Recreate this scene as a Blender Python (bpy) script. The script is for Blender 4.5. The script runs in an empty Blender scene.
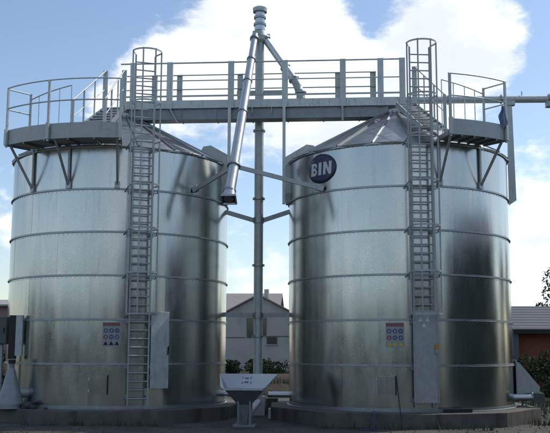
import bpy, math, random
from math import sin, cos, radians as rad, pi
from mathutils import Vector, Matrix, noise
random.seed(7)
sc = bpy.context.scene
col = sc.collection

# ------------------------------------------------------------------ camera
cam_d = bpy.data.cameras.new('camera'); cam = bpy.data.objects.new('camera', cam_d); col.objects.link(cam)
cam.location = (2.84, -30.17, 2.23)
cam.rotation_euler = (Matrix.Rotation(0.0745, 3, 'Z') @ Matrix.Rotation(pi/2 + 0.1444, 3, 'X') @ Matrix.Rotation(0.0036, 3, 'Z')).to_euler()
cam_d.sensor_width = 36; cam_d.lens = 36*900/550
cam_d.clip_start = 0.1; cam_d.clip_end = 3000
sc.camera = cam
# ------------------------------------------------------------------ sky and sun
SUN_AZ, SUN_EL = rad(52), rad(50)
wd = bpy.data.worlds.new('World'); sc.world = wd; wd.use_nodes = True
wt = wd.node_tree; wt.nodes.clear()
def WN(t, **k):
    n = wt.nodes.new(t)
    for a, b in k.items(): setattr(n, a, b)
    return n
def wm(op, a, b=None, clamp=False):
    n = WN('ShaderNodeMath', operation=op, use_clamp=clamp)
    for i, v in enumerate((a, b)):
        if v is None: continue
        if isinstance(v, (int, float)): n.inputs[i].default_value = v
        else: wt.links.new(v, n.inputs[i])
    return n.outputs[0]
w_out = WN('ShaderNodeOutputWorld'); w_bg = WN('ShaderNodeBackground')
w_bg.inputs['Strength'].default_value = 0.14
sky = WN('ShaderNodeTexSky', sky_type='NISHITA', sun_disc=False, sun_elevation=SUN_EL, sun_rotation=SUN_AZ,
         altitude=100, air_density=1.0, dust_density=.7, ozone_density=1.3)
tc = WN('ShaderNodeTexCoord')
DIR = tc.outputs['Generated']
mp = WN('ShaderNodeMapping'); mp.inputs['Scale'].default_value = (1, 1, 1.7); mp.inputs['Location'].default_value = (3.1, 1.7, .4)
wt.links.new(DIR, mp.inputs['Vector'])
def wnoise(scale, detail, rough):
    n = WN('ShaderNodeTexNoise'); n.inputs['Scale'].default_value = scale; n.inputs['Detail'].default_value = detail
    n.inputs['Roughness'].default_value = rough; wt.links.new(mp.outputs[0], n.inputs['Vector']); return n.outputs['Fac']
n_big = wnoise(3.2, 2, .5); n_mid = wnoise(10, 5, .58); n_fine = wnoise(38, 4, .6)
# the cumulus banks that stand over the silos: direction, angular radius, weight
BANKS = [((-.115, .928, .352), .055, .42), ((-.150, .934, .322), .035, .12), ((-.19, .937, .295), .06, .44), ((-.235, .932, .278), .045, .38), ((-.275, .925, .260), .035, .30), ((-.04, .94, .330), .07, .30), ((.0, .95, .305), .06, .26),
         ((.075, .945, .312), .045, .28), ((.125, .941, .312), .065, .42), ((.175, .938, .305), .035, .36), ((.10, .955, .27), .05, .2),
         ((.206, .958, .199), .04, .26), ((.216, .966, .14), .035, .24), ((.19, .978, .083), .05, .26), ((.21, .976, .045), .07, .32),
         ((-.074, .992, .098), .014, .22), ((-.1, .969, .227), .09, .20), ((.0, .963, .25), .07, .16), ((-.36, .918, .11), .07, .2), ((-.07, .99, .06), .05, .16),
         ((-.265, .903, .345), .13, -.32), ((-.33, .899, .28), .10, -.28), ((.030, .936, .352), .03, -.34), ((.036, .942, .336), .022, -.26), ((.2, .945, .255), .06, -.3), ((.21, .93, .32), .05, -.22), ((.15, .975, .17), .08, -.12), ((-.075, .983, .16), .04, -.14)]
acc = None
for dv, r, wgt in BANKS:
    dn = Vector(dv).normalized()
    v = WN('ShaderNodeVectorMath', operation='DISTANCE'); wt.links.new(DIR, v.inputs[0]); v.inputs[1].default_value = dn
    g = wm('MULTIPLY', wm('EXPONENT', wm('MULTIPLY', wm('POWER', wm('DIVIDE', v.outputs['Value'], r), 2.0), -0.9)), wgt)
    acc = g if acc is None else wm('ADD', acc, g)
dens = wm('ADD', wm('ADD', wm('MULTIPLY', n_big, .55), wm('MULTIPLY', n_mid, 1.0)), wm('ADD', wm('MULTIPLY', n_fine, .46), acc))
mr = WN('ShaderNodeMapRange', interpolation_type='SMOOTHSTEP'); wt.links.new(dens, mr.inputs['Value'])
mr.inputs['From Min'].default_value = 1.0; mr.inputs['From Max'].default_value = 1.27
shade = WN('ShaderNodeMapRange', interpolation_type='SMOOTHSTEP'); wt.links.new(n_mid, shade.inputs['Value'])
shade.inputs['From Min'].default_value = .35; shade.inputs['From Max'].default_value = .62
shade.inputs['To Min'].default_value = 6.5; shade.inputs['To Max'].default_value = 8.2
ccol = WN('ShaderNodeVectorMath', operation='SCALE'); ccol.inputs[0].default_value = (.93, .98, 1.03); wt.links.new(shade.outputs[0], ccol.inputs['Scale'])
mx = WN('ShaderNodeMix', data_type='RGBA'); wt.links.new(wm('MULTIPLY', mr.outputs[0], .95), mx.inputs[0])
wt.links.new(sky.outputs[0], mx.inputs[6]); wt.links.new(ccol.outputs[0], mx.inputs[7])
wt.links.new(mx.outputs[2], w_bg.inputs['Color']); wt.links.new(w_bg.outputs[0], w_out.inputs['Surface'])
sl = bpy.data.lights.new('sun', 'SUN'); sl.energy = 2.5; sl.angle = rad(.55); sl.color = (1, .95, .87)
so = bpy.data.objects.new('sun', sl); col.objects.link(so)
S = Vector((sin(SUN_AZ)*cos(SUN_EL), cos(SUN_AZ)*cos(SUN_EL), sin(SUN_EL)))
so.rotation_euler = S.to_track_quat('Z', 'Y').to_euler(); so.location = S*80
# ------------------------------------------------------------------ exposure
sc.cycles.max_bounces = 6; sc.cycles.diffuse_bounces = 3; sc.cycles.glossy_bounces = 4
vs = sc.view_settings; vs.view_transform = 'Standard'; vs.look = 'None'; vs.exposure = 0.1; vs.gamma = 1; vs.use_curve_mapping = False

# ------------------------------------------------------------------ materials
MATS = {}
def material(name, base, rough=.5, metal=0.0, var=.12, vscale=4, bump=0.0, bscale=30, stretch=(1, 1, 1), rvar=0.0, objvar=0.0, stains=None, spec=.5, bdet=5, spangle=None):
    m = bpy.data.materials.new(name); m.use_nodes = True; t = m.node_tree; P = t.nodes['Principled BSDF']
    def N(k, **kw):
        n = t.nodes.new(k)
        for a, b in kw.items(): setattr(n, a, b)
        return n
    L = t.links.new
    co = N('ShaderNodeTexCoord'); oi = N('ShaderNodeObjectInfo'); mpn = N('ShaderNodeMapping'); mpn.inputs['Scale'].default_value = stretch
    ofs = N('ShaderNodeVectorMath', operation='SCALE'); ofs.inputs[0].default_value = (37, 53, 71); L(oi.outputs['Random'], ofs.inputs['Scale'])
    L(co.outputs['Object'], mpn.inputs['Vector']); L(ofs.outputs[0], mpn.inputs['Location'])
    nz = N('ShaderNodeTexNoise'); nz.inputs['Scale'].default_value = vscale; nz.inputs['Detail'].default_value = 6; nz.inputs['Roughness'].default_value = .6
    L(mpn.outputs[0], nz.inputs['Vector'])
    r = N('ShaderNodeMapRange'); L(nz.outputs['Fac'], r.inputs['Value']); r.inputs['From Min'].default_value = .25; r.inputs['From Max'].default_value = .75
    r.inputs['To Min'].default_value = 1-var; r.inputs['To Max'].default_value = 1+var
    val = r.outputs[0]
    if objvar:
        r2 = N('ShaderNodeMapRange'); L(oi.outputs['Random'], r2.inputs['Value']); r2.inputs['To Min'].default_value = 1-objvar; r2.inputs['To Max'].default_value = 1+objvar
        mm = N('ShaderNodeMath', operation='MULTIPLY'); L(val, mm.inputs[0]); L(r2.outputs[0], mm.inputs[1]); val = mm.outputs[0]
    spk = None
    if spangle:
        vo = N('ShaderNodeTexVoronoi'); vo.inputs['Scale'].default_value = spangle[0]; L(co.outputs['Object'], vo.inputs['Vector'])
        se = N('ShaderNodeSeparateColor'); L(vo.outputs['Color'], se.inputs[0]); spk = se.outputs
        r4 = N('ShaderNodeMapRange'); L(spk[0], r4.inputs['Value']); r4.inputs['To Min'].default_value = 1-spangle[1]; r4.inputs['To Max'].default_value = 1+spangle[1]
        m4 = N('ShaderNodeMath', operation='MULTIPLY'); L(val, m4.inputs[0]); L(r4.outputs[0], m4.inputs[1]); val = m4.outputs[0]
    sc_ = N('ShaderNodeVectorMath', operation='SCALE'); sc_.inputs[0].default_value = base; L(val, sc_.inputs['Scale']); cout = sc_.outputs[0]
    if stains:
        n2 = N('ShaderNodeTexNoise'); n2.inputs['Scale'].default_value = stains[1]; n2.inputs['Detail'].default_value = 5
        mp2 = N('ShaderNodeMapping'); mp2.inputs['Scale'].default_value = stains[2]; L(co.outputs['Object'], mp2.inputs['Vector']); L(ofs.outputs[0], mp2.inputs['Location']); L(mp2.outputs[0], n2.inputs['Vector'])
        r3 = N('ShaderNodeMapRange', interpolation_type='SMOOTHSTEP'); L(n2.outputs['Fac'], r3.inputs['Value']); r3.inputs['From Min'].default_value = stains[3]; r3.inputs['From Max'].default_value = stains[3]+.18
        r3.inputs['To Max'].default_value = stains[4]
        mc = N('ShaderNodeMix', data_type='RGBA'); L(r3.outputs[0], mc.inputs[0]); L(cout, mc.inputs[6]); mc.inputs[7].default_value = (*stains[0], 1); cout = mc.outputs[2]
    L(cout, P.inputs['Base Color'])
    P.inputs['Metallic'].default_value = metal; P.inputs['Specular IOR Level'].default_value = spec
    if rvar:
        rr = N('ShaderNodeMapRange'); L(nz.outputs['Fac'], rr.inputs['Value']); rr.inputs['From Min'].default_value = .25; rr.inputs['From Max'].default_value = .75
        rr.inputs['To Min'].default_value = rough-rvar; rr.inputs['To Max'].default_value = rough+rvar; rout = rr.outputs[0]
        if spk:
            r5 = N('ShaderNodeMapRange'); L(spk[1], r5.inputs['Value']); r5.inputs['To Min'].default_value = -spangle[2]; r5.inputs['To Max'].default_value = spangle[2]
            m5 = N('ShaderNodeMath', operation='ADD'); L(rout, m5.inputs[0]); L(r5.outputs[0], m5.inputs[1]); rout = m5.outputs[0]
        L(rout, P.inputs['Roughness'])
    else: P.inputs['Roughness'].default_value = rough
    if bump:
        nb = N('ShaderNodeTexNoise'); nb.inputs['Scale'].default_value = bscale; nb.inputs['Detail'].default_value = bdet; L(mpn.outputs[0], nb.inputs['Vector'])
        bp = N('ShaderNodeBump'); bp.inputs['Strength'].default_value = 1.0; bp.inputs['Distance'].default_value = bump; L(nb.outputs['Fac'], bp.inputs['Height']); L(bp.outputs[0], P.inputs['Normal'])
    MATS[name] = m
    return m
material('silo_sheet', (.475, .49, .475), .205, 1, .06, 2.2, .003, 1.3, (1, 1, .35), .05, .075, ((.35, .385, .375), 3, (2.5, 2.5, .22), .54, .5), bdet=1, spangle=(38, .035, .02))
material('roof_sheet', (.36, .38, .38), .42, 1, .14, 3, .002, 3, (1, 1, 1), .05, .12, spangle=(38, .05, .03))
material('seam_steel', (.34, .37, .38), .42, .9, .15, 5)
material('galvanised', (.50, .535, .53), .60, .75, .16, 6, .0005, 40, (1, 1, 1), .08, .12, ((.36, .375, .365), 4, (3, 3, .5), .54, .6))
material('galvanised_dull', (.41, .44, .44), .6, .7, .18, 5, .0008, 30, (1, 1, 1), .08, .12, ((.29, .30, .29), 4, (3, 3, .5), .54, .6))
material('tube_steel', (.54, .575, .585), .37, 1, .08, 5, .0015, 6, (1, 1, 1), .05)
material('trough_steel', (.24, .26, .275), .5, .8, .15, 4)
material('hopper_sheet', (.42, .46, .50), .36, .9, .06, 4, .001, 5)
material('concrete', (.112, .106, .092), .9, 0, .25, 3, .01, 40, (1, 1, 1), 0, 0, ((.045, .047, .042), 2.5, (1, 1, .3), .5, .7))
material('gravel', (.080, .075, .063), .95, 0, .35, 1.3, .03, 22, (1, 1, 1), 0, 0, ((.036, .035, .031), .5, (1, 1, 1), .48, .8))
material('stone', (.07, .069, .065), .9, 0, .25, 6, .004, 60, (1, 1, 1), 0, .35)
material('earth', (.045, .030, .023), .95, 0, .35, 1.2, .04, 8, (1, 1, 1), 0, 0, ((.032, .05, .018), 1.5, (1, 1, 1), .5, .9))
material('rough_grass', (.030, .036, .018), .95, 0, .4, 1.2, .03, 9, spec=.1)
material('grass', (.04, .065, .022), .8, 0, .3, 2, 0)
material('leaf_dark', (.038, .055, .026), .85, 0, .45, 1.2, spec=.15)
material('leaf_far', (.036, .058, .028), .85, 0, .4, .8, spec=.15)
material('bark', (.06, .048, .038), .9, 0, .3, 5, .01, 12)
material('navy_enamel', (.022, .035, .075), .35, 0, .08, 4)
material('letter_white', (.55, .58, .60), .5, 0, .06, 5)
material('sign_white', (.30, .31, .31), .5, 0, .05, 8)
material('sign_red', (.26, .06, .06), .5, 0, .1, 8)
material('sign_blue', (.05, .10, .24), .5, 0, .1, 8)
material('sign_yellow', (.6, .42, .05), .5, 0, .1, 8)
material('sign_orange', (.55, .20, .03), .5, 0, .1, 8)
material('black_part', (.015, .016, .017), .6, 0, .2, 5)
material('render_wall', (.42, .40, .375), .9, 0, .1, .7, .01, 20, (1, 1, 1), 0, 0, ((.30, .285, .27), .8, (1, 1, .4), .52, .6))
material('roof_tile', (.31, .275, .265), .85, 0, .12, 3, .01, 12)
material('fibre_roof', (.11, .12, .135), .8, 0, .1, 2, .004, 20)
material('red_brick', (.25, .085, .05), .9, 0, .2, 5, .006, 30)
material('brown_wall', (.30, .20, .19), .9, 0, .15, 2, .008, 20)
material('dark_void', (.012, .012, .013), .7, 0, .1, 3)
material('window_glass', (.03, .035, .04), .12, 0, .05, 2, spec=.8)
material('green_paint', (.085, .105, .098), .5, .2, .15, 4)
material('blue_rag', (.19, .24, .36), .9, 0, .25, 8)
material('blue_hose', (.03, .055, .17), .5, 0, .1, 8)
material('white_plastic', (.6, .6, .56), .5, 0, .1, 8)
material('plank', (.15, .12, .09), .85, 0, .25, 6, .004, 30, (8, 1, 8))
material('barn_dark', (.085, .105, .085), .85, 0, .2, 2, .006, 20)

# ------------------------------------------------------------------ mesh builder
class MB:
    def __init__(s): s.v = []; s.f = []; s.sm = []
    def add(s, vs, fs, smooth=False):
        b = len(s.v); s.v += [tuple(p) for p in vs]; s.f += [tuple(b+i for i in f) for f in fs]; s.sm += [smooth]*len(fs); return s
    def box(s, lo, hi, M=None):
        x0, y0, z0 = lo; x1, y1, z1 = hi
        vs = [Vector(p) for p in ((x0,y0,z0),(x1,y0,z0),(x1,y1,z0),(x0,y1,z0),(x0,y0,z1),(x1,y0,z1),(x1,y1,z1),(x0,y1,z1))]
        if M is not None: vs = [M @ p for p in vs]
        return s.add(vs, [(0,3,2,1),(4,5,6,7),(0,1,5,4),(1,2,6,5),(2,3,7,6),(3,0,4,7)])
    def bar(s, a, b, w, h, up=(0, 0, 1)):
        a = Vector(a); b = Vector(b); d = (b-a); L = d.length; d.normalize(); up = Vector(up)
        if abs(d.dot(up)) > .98: up = Vector((0, 1, 0))
        x = d.cross(up).normalized(); z = x.cross(d)
        M = Matrix((x, d, z)).transposed().to_4x4(); M.translation = a
        return s.box((-w/2, 0, -h/2), (w/2, L, h/2), M)
    def tube(s, a, b, r, n=12, r2=None, caps=True):
        a = Vector(a); b = Vector(b); r2 = r if r2 is None else r2; d = (b-a).normalized()
        x = d.orthogonal().normalized(); y = d.cross(x)
        A = [a+(x*cos(2*pi*i/n)+y*sin(2*pi*i/n))*r for i in range(n)]; B = [b+(x*cos(2*pi*i/n)+y*sin(2*pi*i/n))*r2 for i in range(n)]
        s.add(A+B, [(i, (i+1) % n, n+(i+1) % n, n+i) for i in range(n)], True)
        if caps: s.add(A, [tuple(reversed(range(n)))]); s.add(B, [tuple(range(n))])
        return s
    def pipe(s, pts, r, n=10):
        pts = [Vector(p) for p in pts]; rings = []; d0 = (pts[1]-pts[0]).normalized(); x = d0.orthogonal().normalized()
        for i, p in enumerate(pts):
            d = (pts[min(i+1, len(pts)-1)]-pts[max(i-1, 0)]).normalized(); x = (x-d*x.dot(d)).normalized(); y = d.cross(x)
            rr = r[i] if isinstance(r, (list, tuple)) else r
            rings.append([p+(x*cos(2*pi*k/n)+y*sin(2*pi*k/n))*rr for k in range(n)])
        vs = [q for g in rings for q in g]
        fs = [(i*n+k, i*n+(k+1) % n, (i+1)*n+(k+1) % n, (i+1)*n+k) for i in range(len(pts)-1) for k in range(n)]
        s.add(vs, fs, True); s.add(rings[0], [tuple(reversed(range(n)))]); s.add(rings[-1], [tuple(range(n))]); return s
    def lathe(s, prof, a0=0, a1=2*pi, n=96, smooth=True, closed=True):
        full = abs(a1-a0-2*pi) < 1e-6; m = n if full else n+1; k = len(prof)
        vs = [(r*cos(a0+(a1-a0)*i/n), r*sin(a0+(a1-a0)*i/n), z) for i in range(m) for r, z in prof]
        kk = k if closed else k-1
        # one strip for each profile edge, so that the profile's corners stay sharp
        for j in range(kk):
            j2 = (j+1) % k; v2 = []; f2 = []
            for i in range(m): v2 += [vs[i*k+j], vs[i*k+j2]]
            for i in range(n):
                i2 = (i+1) % m; f2.append((2*i, 2*i2, 2*i2+1, 2*i+1))
            s.add(v2, f2, smooth)
        if not full and closed:
            s.add(vs[:k], [tuple(range(k))]); s.add(vs[-k:], [tuple(reversed(range(k)))])
        return s
    def poly(s, pts, z0, z1):
        n = len(pts); vs = [(x, y, z0) for x, y in pts]+[(x, y, z1) for x, y in pts]
        return s.add(vs, [tuple(reversed(range(n))), tuple(range(n, 2*n))]+[(i, (i+1) % n, n+(i+1) % n, n+i) for i in range(n)])
    def mesh(s, name):
        m = bpy.data.meshes.new(name); m.from_pydata(s.v, [], s.f)
        m.polygons.foreach_set('use_smooth', s.sm); m.update(); return m
    def build(s, name, mat, parent=None, **kw):
        me = s.mesh(name); me.materials.append(MATS[mat]); return link(name, me, parent, **kw)
def link(name, me, parent=None, loc=None, rot=None):
    o = bpy.data.objects.new(name, me); col.objects.link(o)
    if parent: o.parent = parent
    if loc: o.location = loc
    if rot: o.rotation_euler = rot
    return o
def tag(o, label=None, cat=None, group=None, kind=None):
    if label: o['label'] = label
    if cat: o['category'] = cat
    if group: o['group'] = group
    if kind: o['kind'] = kind
    return o
def thing(name, label, cat, loc=(0, 0, 0), rz=0, group=None):
    o = bpy.data.objects.new(name, None); o.empty_display_size = .3; col.objects.link(o); o.location = loc; o.rotation_euler = (0, 0, rz)
    return tag(o, label, cat, group)
def pol(r, deg, z=0): return Vector((r*cos(rad(deg)), r*sin(rad(deg)), z))
def arc(r, d0, d1, z, n=16, dz=0): return [pol(r, d0+(d1-d0)*i/n, z+dz*i/n) for i in range(n+1)]
def bevel(o, w=.01, seg=2):
    b = o.modifiers.new('bevel', 'BEVEL'); b.width = w; b.segments = seg; b.limit_method = 'ANGLE'; return o

PAD = .40; T = 1.32; R = 3.62; SX = 4.70; EAVE = 6*T
# ------------------------------------------------------------------ ground
def ground():
    mb = MB(); rings = [0, 4, 8, 12, 18, 26, 40, 70, 140, 300, 800, 1600]; n = 72; vs = [(0, 0, 0)]; fs = []
    for ri, r in enumerate(rings[1:]):
        for i in range(n):
            x, y = r*cos(2*pi*i/n), r*sin(2*pi*i/n)
            z = .012*noise.noise((x*.25, y*.25, 0)) - .012
            vs.append((x, y, z))
    for i in range(n): fs.append((0, 1+i, 1+(i+1) % n))
    for ri in range(len(rings)-2):
        a = 1+ri*n; b = a+n
        for i in range(n): fs.append((a+i, b+i, b+(i+1) % n, a+(i+1) % n))
    mb.add(vs, fs, True); tag(mb.build('ground', 'gravel'), kind='structure')
ground()
mb = MB()
for (x, y, w, h, hh) in ((-40, 14, 34, 60, 0), (11, 9, 60, 90, 0), (-6, 26, 17, 120, 0)):
    nx, ny = 20, 20
    vs = [(x+w*i/nx, y+h*j/ny, .03+.05*noise.noise((x+w*i/nx, y+h*j/ny, 3))) for j in range(ny+1) for i in range(nx+1)]
    mb.add(vs, [(j*(nx+1)+i, j*(nx+1)+i+1, (j+1)*(nx+1)+i+1, (j+1)*(nx+1)+i) for j in range(ny) for i in range(nx)], True)
tag(mb.build('verge', 'rough_grass'), kind='structure')
def stones():
    mb = MB(); random.seed(3)
    for k in range(2600):
        x = random.uniform(-11, 13); y = random.uniform(-12, -3.0) if random.random() < .8 else random.uniform(-3, 6)
        if min(abs(x-SX), abs(x+SX)) < 4.5 and math.hypot(min(abs(x-SX), abs(x+SX)), y) < 4.5: continue
        r = random.uniform(.012, .035) if random.random() < .93 else random.uniform(.04, .08); a = random.uniform(0, 6.3)
        vs = [(x+r*random.uniform(.7, 1.3)*cos(a+i*pi/2.5), y+r*random.uniform(.7, 1.3)*sin(a+i*pi/2.5), -.035) for i in range(5)]
        zt = random.uniform(.1, .6)*r
        vs += [(x+(vx-x)*.6, y+(vy-y)*.6, zt) for vx, vy, _ in vs]
        mb.add(vs, [(5, 6, 7, 8, 9)]+[(i, (i+1) % 5, 5+(i+1) % 5, 5+i) for i in range(5)])
    tag(mb.build('gravel_stones', 'stone'), 'loose dark gravel stones strewn in front of the silo pads', 'gravel', kind='stuff')
stones()
# ------------------------------------------------------------------ concrete pads
def pad(cx, R0, rot, n, label):
    pts = [(R0*cos(rad(rot)+2*pi*i/n), R0*sin(rad(rot)+2*pi*i/n)) for i in range(n)]
    o = MB().poly(pts, -.25, PAD).build('concrete_pad', 'concrete', None, loc=(cx, 0, 0)); bevel(o, .02)
    tag(o, label, 'concrete pad', 'concrete silo pads')
pad(-SX, 4.32, -60, 10, 'low many-sided grey concrete pad under the silo without a badge')
pad(SX, 4.42, -86, 10, 'low many-sided grey concrete pad under the silo with the BIN badge')

# ------------------------------------------------------------------ silos
NSH = 10
def sheet_mesh():
    mb = MB(); a = 2*pi/NSH; n = 14; vs = []; ex = rad(.7)
    for j, z in enumerate((0, T*.25, T*.5, T*.75, T)):
        for i in range(n+1):
            u = i/n; th = -ex+(a+2*ex)*u; r = R+.004*u+.0025*sin(pi*j/4)*sin(pi*u)
            vs.append((r*cos(th), r*sin(th), z))
    fs = [(j*(n+1)+i, j*(n+1)+i+1, (j+1)*(n+1)+i+1, (j+1)*(n+1)+i) for j in range(4) for i in range(n)]
    mb.add(vs, fs, True)
    # folded edge of the lap
    th = a+ex; r = R+.004
    mb.add([(r*cos(th), r*sin(th), 0), ((r-.007)*cos(th), (r-.007)*sin(th), 0), ((r-.007)*cos(th), (r-.007)*sin(th), T), (r*cos(th), r*sin(th), T)], [(0, 1, 2, 3)])
    m = mb.mesh('wall_sheet'); m.materials.append(MATS['silo_sheet']); return m
SHEET = sheet_mesh()
SEAM = MB().lathe([(R-.01, -.03), (R+.05, -.03), (R+.05, -.018), (R+.022, -.012), (R+.022, .03), (R-.01, .036)], n=120).mesh('seam_ring'); SEAM.materials.append(MATS['seam_steel'])
EAVER = MB().lathe([(R-.02, -.05), (R+.045, -.05), (R+.06, .0), (R+.05, .03), (R-.02, .05)], n=120).mesh('eave_ring'); EAVER.materials.append(MATS['seam_steel'])
NRP = 20; APEX = EAVE+1.98; RC = .42
def roof_panel_mesh():
    mb = MB(); a = 2*pi/NRP; n = 4
    zc = EAVE+.03+(APEX-EAVE)*(R+.08-RC)/(R+.08)
    vs = []
    for i in range(n+1):
        th = a*i/n
        vs += [((R+.08)*cos(th), (R+.08)*sin(th), EAVE+.0), (RC*cos(th), RC*sin(th), zc)]
    mb.add(vs, [(2*i, 2*i+2, 2*i+3, 2*i+1) for i in range(n)], True)
    mb.add([(vs[0]), (vs[-2]), ((R+.08)*cos(a), (R+.08)*sin(a), EAVE-.05), (R+.08, 0, EAVE-.05)], [(0, 3, 2, 1)])
    p = Vector((R+.075, 0, EAVE+.03)); q = Vector((RC+.02, 0, zc+.03)); mb.bar(p, q, .04, .05)
    m = mb.mesh('roof_panel'); m.materials.append(MATS['roof_sheet']); return m
RPM = roof_panel_mesh(); ZC = EAVE+.03+(APEX-EAVE)*(R+.08-RC)/(R+.08)
CAP = MB().lathe([(RC+.06, ZC-.06), (RC+.06, ZC+.10), (.25, ZC+.16), (.25, ZC+.32), (0.001, ZC+.32)], n=40, closed=False).mesh('roof_cap'); CAP.materials.append(MATS['galvanised'])
BASER = MB().lathe([(R-.02, 0), (R+.07, 0), (R+.07, .02), (R+.016, .03), (R+.016, .10), (R-.02, .10)], n=120).mesh('base_ring'); BASER.materials.append(MATS['seam_steel'])
def bolt_mesh():
    mb = MB(); hexa = [(cos(k*pi/3), sin(k*pi/3)) for k in range(6)]
    def bolt(a, z, r=.010, h=.008):
        c = Vector((cos(a), sin(a), 0)); t = Vector((-sin(a), cos(a), 0)); p = c*(R+.003)+Vector((0, 0, z)); q = c*(R+.008+h)+Vector((0, 0, z))
        A = [p+t*x*r+Vector((0, 0, y*r)) for x, y in hexa]; B = [q+t*x*r*.85+Vector((0, 0, y*r*.85)) for x, y in hexa]
        mb.add(A+B, [(i, (i+1) % 6, 6+(i+1) % 6, 6+i) for i in range(6)]+[tuple(range(6, 12))])
    for k in range(6):
        for i in range(150):
            a = 2*pi*i/150
            bolt(a, (k+1)*T-.07)
    m = mb.mesh('bolts'); m.materials.append(MATS['galvanised_dull']); return m
BOLTS = bolt_mesh()
def vent_hood(parent, deg):
    # hood in local frame: X radial outward, on the roof slope at the eave
    sl_ = math.atan2(APEX-EAVE, R)
    M = Matrix.Rotation(rad(deg), 4, 'Z') @ Matrix.Translation((R-.42, 0, EAVE+.27)) @ Matrix.Rotation(sl_, 4, 'Y')
    prof = [(-.62, -.02), (-.62, .24), (-.42, .40), (.46, .40), (.52, .33), (.52, .03), (.40, -.02)]; w = .36
    mb = MB(); n = len(prof)
    vs = [M @ Vector((x, -w, z)) for x, z in prof]+[M @ Vector((x, w, z)) for x, z in prof]
    mb.add(vs, [tuple(range(n)), tuple(reversed(range(n, 2*n)))]+[(i, n+i, n+(i+1) % n, (i+1) % n) for i in range(n)])
    o = mb.build('roof_vent', 'galvanised', parent)
    mb = MB().box((.50, -.30, .05), (.535, .30, .30), M); mb.build('vent_opening', 'dark_void', o)
def curved_patch(outline_pts, r, deg, z):
    """flat outline (t, z) wrapped on a cylinder of radius r, centred at an angle"""
    return [pol(r, deg+math.degrees(t/R), z+zz) for t, zz in outline_pts]
def wrap_rects(mb, quads, r, deg, z):
    for q in quads: 
        mb.add(curved_patch(q, r, deg, z), [tuple(range(len(q)))])
    return mb
def sign(parent, deg, z, yellow, name_label):
    w, h = .27, .36
    mb = MB()
    for i in range(4):
        t0, t1 = -w+2*w*i/4, -w+2*w*(i+1)/4
        mb.add(curved_patch([(t0, -h), (t1, -h), (t1, h), (t0, h)], R+.014, deg, z), [(0, 1, 2, 3)])
    o = mb.build('warning_sign', 'sign_white', parent); o['label'] = name_label
    mb = MB()
    for i in range(8): wrap_rects(mb, [[(-w+.02+(2*w-.04)*i/8, .25), (-w+.02+(2*w-.04)*(i+.86)/8, .25), (-w+.02+(2*w-.04)*(i+.86)/8, .335), (-w+.02+(2*w-.04)*i/8, .335)]], R+.019, deg, z)
    mb.build('sign_heading', 'sign_red', o)
    for row, zz in enumerate((.11, -.08)):
        for c in (-1, 0, 1):
            t = c*.165; ring = [(t+.068*cos(2*pi*k/14), zz+.068*sin(2*pi*k/14)) for k in range(14)]
            wrap_rects(MB(), [ring], R+.019, deg, z).build('pictogram', 'sign_red' if (row == 1 and c == -1) else 'sign_blue', o)
            inner = ([(t-.02, zz-.04), (t+.02, zz-.04), (t+.030, zz+.0), (t+.0, zz+.045), (t-.030, zz)], [(t-.035, zz-.012), (t+.035, zz-.012), (t+.035, zz+.016), (t-.035, zz+.016)], [(t-.04, zz-.03), (t+.01, zz-.04), (t+.04, zz+.01), (t+.0, zz+.04)])[(row+c) % 3]
            wrap_rects(MB(), [inner], R+.023, deg, z).build('pictogram_symbol', 'sign_white', o)
    for c in (-1, 0, 1):
        t = c*.165
        wrap_rects(MB(), [[(t-.07, -.32), (t+.07, -.32), (t, -.20)]], R+.019, deg, z).build('pictogram', 'sign_yellow' if yellow else 'black_part', o)
def silo(cx, label, vents, seamshift):
    s = thing('grain_silo', label, 'silo', (cx, 0, PAD), 0, 'twin galvanised grain silos')
    for k in range(6):
        for i in range(NSH):
            link('wall_sheet', SHEET, s, (0, 0, k*T), (0, 0, 2*pi*(i+(.5 if k % 2 else 0))/NSH+seamshift+random.uniform(-.004, .004)))
    for k in range(1, 6): link('seam_ring', SEAM, s, (0, 0, k*T))
    link('base_ring', BASER, s); link('eave_ring', EAVER, s, (0, 0, EAVE))
    for i in range(NRP): link('roof_panel', RPM, s, None, (0, 0, 2*pi*i/NRP+.06))
    link('roof_cap', CAP, s)
    tag(link('bolts', BOLTS, s, None, (0, 0, seamshift)), kind='stuff')
    for d in vents: vent_hood(s, d)
    return s
siloL = silo(-SX, 'galvanised grain silo without a badge, ladder guard panel swung open', (8,), .31)
siloR = silo(SX, 'galvanised grain silo with a dark oval BIN badge near its eave', (171,), 1.02)
sign(siloL, -79.2, 2.6-PAD, False, 'white notice with red heading, blue round pictograms and dark bottom row')
sign(siloR, -95.3, 2.6-PAD, True, 'white notice with red heading, blue round pictograms and yellow triangles')
# access hatches
def hatch(parent, deg, z):
    mb = MB()
    for i in range(4):
        t0 = -.25+.5*i/4; t1 = t0+.125
        q = curved_patch([(t0, -.25), (t1, -.25), (t1, .25), (t0, .25)], R+.04, deg, z)+curved_patch([(t0, -.25), (t1, -.25), (t1, .25), (t0, .25)], R-.005, deg, z)
        mb.add(q, [(0, 1, 2, 3), (0, 4, 5, 1), (3, 2, 6, 7)]+([(0, 3, 7, 4)] if i == 0 else [])+([(1, 5, 6, 2)] if i == 3 else []))
    o = mb.build('access_hatch', 'silo_sheet', parent)
    p = pol(R+.07, deg+math.degrees(.27/R), z)
    MB().bar(p+Vector((0, 0, -.28)), p+Vector((0, 0, .28)), .035, .03).build('hatch_latch', 'black_part', o)
    for dz in (-.17, .17):
        q = pol(R+.05, deg-math.degrees(.27/R), z+dz); MB().tube(q-Vector((0, 0, .05)), q+Vector((0, 0, .05)), .02).build('hinge', 'galvanised', o)
hatch(siloL, -84.6, 1.12-PAD); hatch(siloR, -99.5, 1.16-PAD)
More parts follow.
